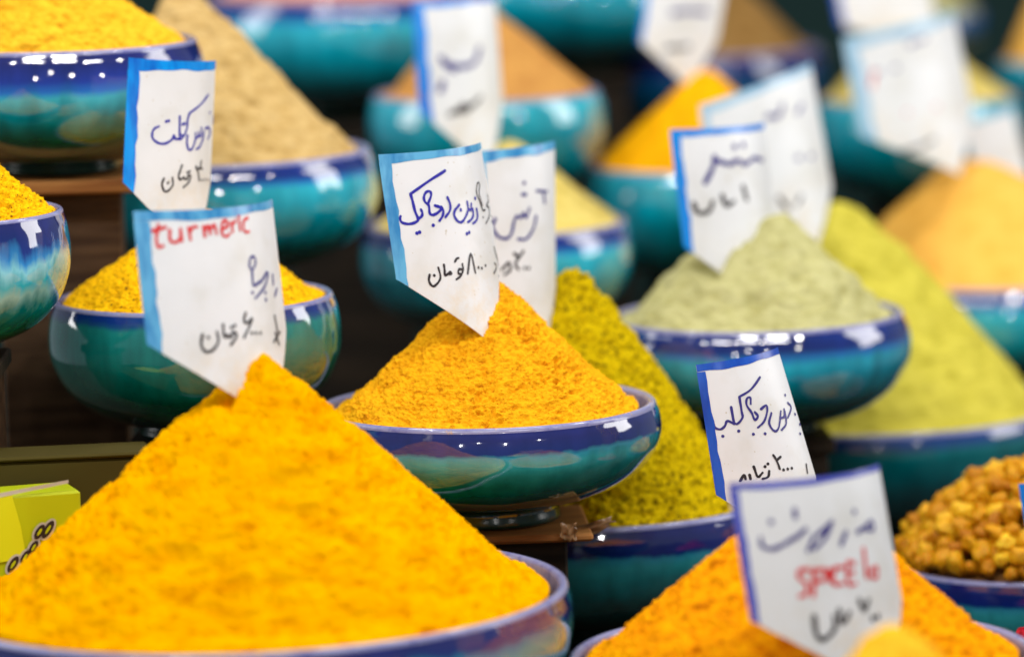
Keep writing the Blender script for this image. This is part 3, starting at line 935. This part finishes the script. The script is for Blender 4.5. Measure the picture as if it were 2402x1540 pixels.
# --- card at the olive / right (joojeh)
CJ = (2000, 1000, 1.6667)
c = Card((1632, 857), (1680, 1160), (1823, 817), 4.08, 0.05, 1.2, 0.6, 'tilted white card with royal blue border behind the blurred card with red writing', T_ROYAL, 0.055, 0.07, skew=42)
c.write('name_lettering', INK_NAVY, [
    [(375, 175), (330, 235), (275, 270)], [(275, 270), (286, 340), (290, 372), (265, 402), (248, 395)], [(235, 320), (250, 402)], [(250, 402), (217, 388), (205, 412), (185, 428), (160, 422), (150, 400)], [(195, 462)], [(272, 437)],
    [(350, 345), (365, 365), (350, 382), (333, 345), (310, 310), (312, 278), (328, 275), (330, 305)], [(380, 330), (405, 312), (410, 340), (395, 390), (365, 420)], [(343, 452)], [(400, 450)],
    [(430, 350), (420, 400), (445, 437), (466, 420), (476, 340)], [(476, 375), (492, 365), (492, 330)], [(495, 340), (502, 400), (480, 432)], [(510, 300), (526, 322), (510, 372)], [(497, 262)], [(545, 355)], [(568, 405)], [(570, 450)]], 0.0020, CJ)
c.write('price_lettering', INK_BLACK, [[(280, 680), (298, 650), (306, 672)], [(325, 650), (330, 672)], [(345, 610), (365, 660), (388, 640)], [(400, 610)], [(414, 597)], [(420, 632), (415, 660), (388, 670)], [(440, 555), (456, 580), (472, 622)], [(456, 580), (476, 562)], [(490, 626)], [(510, 622)], [(530, 618)], [(600, 600), (606, 642)]], 0.0020, CJ)
# --- front spice card
c = Card((1708, 1135), (1762, 1455), (2060, 1090), 3.68, 0.05, 1.2, 0.62, 'nearest blurred card with red word spice, in the orange-red cone at the bottom', T_VIOLET, 0.045, 0.04)
c.write('name_lettering', INK_NAVY, [[(560, 950), (500, 985), (440, 1012), (390, 1000), (380, 960)], [(430, 880)], [(545, 820), (548, 860)], [(560, 950), (600, 915)], [(640, 950), (610, 1022)], [(725, 880), (690, 960), (640, 1012)], [(660, 940), (700, 905), (725, 880)], [(795, 930), (770, 992)], [(850, 930), (890, 902), (920, 876), (925, 920), (872, 912)], [(835, 830)]], 0.0034, CJ)
c.write('word_lettering', INK_RED, [[(612, 1112), (572, 1116), (566, 1150), (602, 1182), (602, 1230), (570, 1242)], [(640, 1112), (636, 1242)], [(642, 1120), (690, 1112), (690, 1160), (645, 1172)], [(716, 1112), (716, 1172)], [(778, 1102), (738, 1110), (736, 1180), (780, 1182)], [(835, 1082), (802, 1082), (806, 1180), (842, 1180)], [(804, 1130), (832, 1126)], [(880, 1012), (896, 1152)], [(942, 1100), (916, 1116), (920, 1150), (946, 1146), (946, 1104)]], 0.0034, CJ)
c.write('price_lettering', INK_BLACK, [[(640, 1340), (652, 1430), (690, 1452), (740, 1400), (736, 1340)], [(762, 1310), (772, 1370), (800, 1350), (812, 1320)], [(860, 1260), (882, 1310), (906, 1260)], [(925, 1350)], [(950, 1342)]], 0.0040, CJ)
# --- pale green heap card
CP = (1850, 0, 1.8118)
c = Card((1571, 306), (1603, 578), (1790, 291), 4.50, 0.05, 1.2, 0.60, 'blurred card with bright blue border in the left slope of the pale green heap', T_BLUE, 0.055, 0.075)
c.write('name_lettering', INK_NAVY, [[(390, 970), (430, 890), (440, 830)], [(440, 850), (520, 872), (560, 850), (600, 872), (650, 840), (690, 852)], [(545, 780)], [(590, 770)]], 0.0046, CP)
c.write('price_lettering', INK_BLACK, [[(330, 1080), (350, 1130), (410, 1122), (430, 1070)], [(480, 1040), (500, 1092), (540, 1070)], [(590, 990), (610, 1062)]], 0.0043, CP)
# --- lime cone card
c = Card((1640, 250), (1690, 540), (1900, 150), 4.78, 0.0, 1.1, 0.4, 'tall blurred card in the lime yellow cone', T_PALE, 0.07, 0.05)
c.write('name_lettering', INK_NAVY, [[(720, 620), (780, 615), (800, 560)], [(880, 600), (900, 560)], [(880, 840), (960, 830)]], 0.0046, CP)
c.write('price_lettering', INK_BLACK, [[(780, 1050), (830, 1110)], [(880, 1080), (900, 1040)]], 0.0041, CP)
# --- tall card in the light brown heap
CB = (1150, 0, 3.08)
c = Card((966, 8), (984, 262), (1160, -8), 4.76, 0.0, 1.1, 0.62, 'tall blurred card with thick vivid blue side, rising behind the sharp middle card', T_AZURE, 0.05, 0.12)
c.write('name_lettering', INK_NAVY, [[(440, 530), (520, 622), (560, 600), (640, 602), (740, 562), (780, 440)], [(520, 590), (555, 640)], [(430, 820), (452, 740)]], 0.0057, CB)
c.write('price_lettering', INK_BLACK, [[(520, 1032), (580, 1000), (640, 952), (700, 962), (790, 882)], [(600, 1010), (680, 990)]], 0.0049, CB)
# --- leaning card in the vivid orange heap
c = Card((1528, -110), (1495, 95), (1715, -110), 5.08, 0.0, 0.7, 0.55, 'leaning blurred card whose point sticks in the vivid orange heap', T_BLUE, 0.05, 0.055)
c.write('name_lettering', INK_NAVY, [[(220, 70), (300, 60), (400, 65)]], 0.0054, CP)
c.write('price_lettering', INK_BLACK, [[(190, 260), (250, 255), (300, 250)]], 0.0054, CP)
# --- large right card
CR = (2300, 0, 2.2)
c = Card((1975, 92), (2020, 320), (2235, 28), 5.06, 0.0, 1.0, 0.6, 'large very blurred card with pale blue border in the light orange heap', T_PALE, 0.12, 0.10)
c.write('name_lettering', INK_NAVY, [[(580, 470), (720, 440)], [(800, 290), (900, 250)]], 0.0038, CR)
c.write('word_lettering', INK_RED, [[(780, 730), (980, 690)], [(560, 560), (570, 460)]], 0.0030, CR)
c.write('price_lettering', INK_BLACK, [[(760, 980), (860, 950), (960, 900)]], 0.0038, CR)
# --- far cards
Card((1925, -150), (1968, 60), (2150, -165), 5.40, 0.0, 0.7, 0.30, 'far white card at the top edge with blue left side, above the large blurred card', T_ROYAL, 0.05, 0.055)
Card((2255, 290), (2300, 470), (2375, 255), 5.30, 0.0, 0.7, 0.30, 'plain far card leaning right of the large blurred card, over the light orange heap', T_PALE, 0.03, 0.03)
Card((2388, 1136), (2406, 1240), (2560, 1110), 4.24, 0.0, 0.6, 0.40, 'card cut off by the right edge above the raisins, only its blue corner showing', T_BLUE, 0.2, 0.2)

# ------------------------------------------------------------------ raisins
m, nt, b, N, L = new_mat('golden_raisin')
tc = N('ShaderNodeTexCoord')
n = N('ShaderNodeTexNoise')
n.inputs['Scale'].default_value = 120
n.inputs['Detail'].default_value = 4
L(tc.outputs['Object'], n.inputs['Vector'])
oi = N('ShaderNodeObjectInfo')
r1 = ramp(nt, [(0.0, (0.40, 0.14, 0.002)), (0.5, (0.60, 0.27, 0.004)), (1.0, (0.78, 0.46, 0.02))])
L(oi.outputs['Random'], r1.inputs['Fac'])
L(r1.outputs['Color'], b.inputs['Base Color'])
b.inputs['Roughness'].default_value = 0.42
b.inputs['Specular IOR Level'].default_value = 0.15
b.inputs['Subsurface Weight'].default_value = 0.5
b.inputs['Subsurface Radius'].default_value = (0.008, 0.004, 0.001)
b.inputs['Subsurface Scale'].default_value = 0.5
bp = N('ShaderNodeBump')
bp.inputs['Strength'].default_value = 0.6
bp.inputs['Distance'].default_value = 0.0015
L(n.outputs['Fac'], bp.inputs['Height'])
L(bp.outputs['Normal'], b.inputs['Normal'])
M_RAISIN = m


def raisin_mesh(seed):
    nu, nv = 24, 14
    th = np.linspace(0.02, np.pi - 0.02, nv)[:, None]
    ph = np.linspace(0, 2 * np.pi, nu, endpoint=False)[None, :]
    D3 = np.stack([np.sin(th) * np.cos(ph), np.sin(th) * np.sin(ph), np.cos(th) + 0 * ph], -1).reshape(-1, 3)
    rr = 1 + 0.28 * vnoise(D3 * 1.5 + 9, seed) + 0.16 * vnoise(D3 * 3.2 + 5, seed + 7) - 0.16 * abs(vnoise(D3 * 4.5 + 3, seed + 3))
    V = D3 * rr[:, None] * np.array((0.0086, 0.0068, 0.0104))
    me = bpy.data.meshes.new('raisin')
    me.from_pydata([tuple(v) for v in V], [], [tuple(f) for f in grid_faces(nv, nu)] + [tuple(range(nu))[::-1], tuple(range((nv - 1) * nu, nv * nu))])
    me.polygons.foreach_set('use_smooth', [True] * len(me.polygons))
    me.materials.append(M_RAISIN)
    return me


RM_ = [raisin_mesh(3 * k + 1) for k in range(6)]
cR, rR, hR = INFO['raisin']
HR = 0.078
core = pile(cR, rR, cR + Vector((0.01, 0, HR - 0.012)), plain('raisin_mass', (0.16, 0.06, 0.003), 0.8), 'mass of golden raisins under the top layer', 'raisin_mass', 'raisins', (60, 120), 1.3, 0.004, 0.001, 90, None, 0, 77)
del core['category']
core['kind'] = 'stuff'
pts = []
tries = 0
while len(pts) < 280 and tries < 30000:
    tries += 1
    a = rng.uniform(math.pi * 0.80, math.pi * 2.05)
    q = math.sqrt(rng.uniform(0.0, 1.0)) * 0.93
    x, y = q * rR * math.cos(a), q * rR * math.sin(a)
    e = 1.3
    pr = 1 - (math.sqrt(q * q + e * e) - e) / (math.sqrt(1 + e * e) - e)
    z = HR * pr + rng.uniform(-0.006, 0.005)
    p = np.array((x, y, z))
    if all(np.sum((p - o) ** 2) > 0.0126 ** 2 for o in pts):
        pts.append(p)
for k, p in enumerate(pts):
    o = bpy.data.objects.new('raisin', RM_[k % 6])
    o.location = cR + Vector(p)
    o.rotation_euler = (rng.uniform(0, 6.28), rng.uniform(0, 6.28), rng.uniform(0, 6.28))
    sc = rng.uniform(0.85, 1.2)
    o.scale = (sc, sc, sc)
    link(o)
    tag(o, 'wrinkled golden raisin heaped in the bowl at the right edge', 'raisin', 'golden raisins in the bowl')

# ------------------------------------------------------------------ cartons at the left, torn tape under the middle bowl
M_LIME = plain('lime_print', (0.50, 0.56, 0.005), 0.35)
M_LIME2 = plain('bright_lime_print', (0.72, 0.74, 0.01), 0.35)
M_KRAFT = plain('kraft_board', (0.065, 0.05, 0.010), 0.8, 0.1)
M_WHITE = plain('white_board_edge', (0.55, 0.5, 0.42), 0.6)

D0 = 4.0
tl, tr = at(-140, 1188, D0), at(168, 1126, D0 + 0.03)
ct = empty('lime_carton', ((tl.x + tr.x) / 2, tl.y + 0.03, TABLE_Z), 'lime green printed carton with black lettering at the left edge', 'carton')
ang = math.atan2(tr.y - tl.y, tr.x - tl.x)
wid = math.hypot(tr.x - tl.x, tr.y - tl.y)
hh = (tl.z + tr.z) / 2 - TABLE_Z
box('carton_body', (0, 0, 0), wid, 0.05, hh, M_LIME, ct, ang)
fw = Vector((math.sin(ang), -math.cos(ang), 0)) * 0.0262
ax = Vector((math.cos(ang), math.sin(ang), 0))
vs = []
base = fw


def on_face(px, py):
    """point of the carton front hit from the measured spot, in the carton's own frame"""
    d = (at(px, py, 1.0) - CAM)
    p0 = Vector(ct.location) + fw
    nrm = fw.normalized()
    t = (p0 - CAM).dot(nrm) / d.dot(nrm)
    return CAM + d * t - Vector(ct.location)


def poly(name, pts, mat, off):
    q = [on_face(*p) + fw.normalized() * off for p in pts]
    return mesh(name, q, [tuple(range(len(q)))], mat, ct, smooth=False)


poly('printed_wedge', [(-60, 1182), (28, 1160), (48, 1230), (62, 1306), (-60, 1330)], M_LIME2, 0.0004)
poly('white_edge', [(-120, 1190), (160, 1132), (160, 1124), (-120, 1178)], M_WHITE, 0.0008)


def blob(cx, cy, rx, ry, rot, mat, off, nm='lettering'):
    return poly(nm, [(cx + rx * math.cos(a) * math.cos(rot) - ry * math.sin(a) * math.sin(rot), cy + rx * math.cos(a) * math.sin(rot) + ry * math.sin(a) * math.cos(rot)) for a in np.linspace(0, 2 * math.pi, 16, endpoint=False)], mat, off)


for (x, y, rx, ry) in ((92, 1246, 9, 20), (112, 1240, 9, 24), (30, 1322, 9, 22), (58, 1305, 8, 18), (78, 1282, 8, 18)):
    blob(x, y, rx + 5, ry + 5, 0.55, M_WHITE, 0.0006, 'letter_outline')
    blob(x, y, rx, ry, 0.55, INK_BLACK, 0.0010)
    blob(x, y, rx * 0.35, ry * 0.5, 0.55, M_LIME, 0.0013, 'letter_counter')
pk = at(90, 1060, 4.1)
kb = empty('cardboard_box', (pk.x, pk.y + 0.0, TABLE_Z), 'dark kraft cardboard box behind the lime carton', 'box')
box('box_body', (0, 0, 0), 0.17, 0.05, pk.z - TABLE_Z - 0.004, M_KRAFT, kb, 0.12)
box('box_lid', (0, 0, pk.z - TABLE_Z - 0.003), 0.176, 0.056, 0.004, M_KRAFT, kb, 0.12)

m, nt, b, N, L = new_mat('torn_plastic')
b.inputs['Base Color'].default_value = (0.42, 0.24, 0.11, 1)
b.inputs['Roughness'].default_value = 0.25
b.inputs['Transmission Weight'].default_value = 0.35
M_TORN = m


def shred(px, py, D, w, hgt, seed, label, ang=0.0):
    """small crumpled scrap of torn tape with ragged edges"""
    n_, k_ = 18, 10
    u, v = np.meshgrid(np.linspace(-0.5, 0.5, n_), np.linspace(-0.5, 0.5, k_), indexing='ij')
    u, v = u.ravel(), v.ravel()
    q = np.stack([u * 3, v * 3, 0 * u], -1)
    X = u * w * (1 + 0.3 * vnoise(q * 1.7, seed))
    Z = v * hgt * (1 + 0.35 * vnoise(np.stack([u * 9, 0 * u + np.sign(v), 0 * u], -1) * 0.5, seed + 1))
    Y = 0.004 * vnoise(q * 1.3, seed + 2)
    Z = Z + 0.003 * vnoise(q, seed + 3)
    ca, sa = math.cos(ang), math.sin(ang)
    V = [(x * ca - z * sa, y, x * sa + z * ca) for x, y, z in zip(X, Y, Z)]
    fs = [(i * k_ + j, (i + 1) * k_ + j, (i + 1) * k_ + j + 1, i * k_ + j + 1) for i in range(n_ - 1) for j in range(k_ - 1)]
    o = mesh('torn_tape', V, fs, M_TORN, None, True, at(px, py, D))
    sm = o.modifiers.new('thickness', 'SOLIDIFY')
    sm.thickness = 0.0006
    return tag(o, label, 'tape scrap')


shred(1385, 1238, 4.17, 0.036, 0.008, 1, 'torn strip of tape pointing right from the board under the middle bowl', 0.3)
shred(1335, 1245, 4.13, 0.013, 0.015, 2, 'crumpled tape scrap on the board edge under the middle bowl')
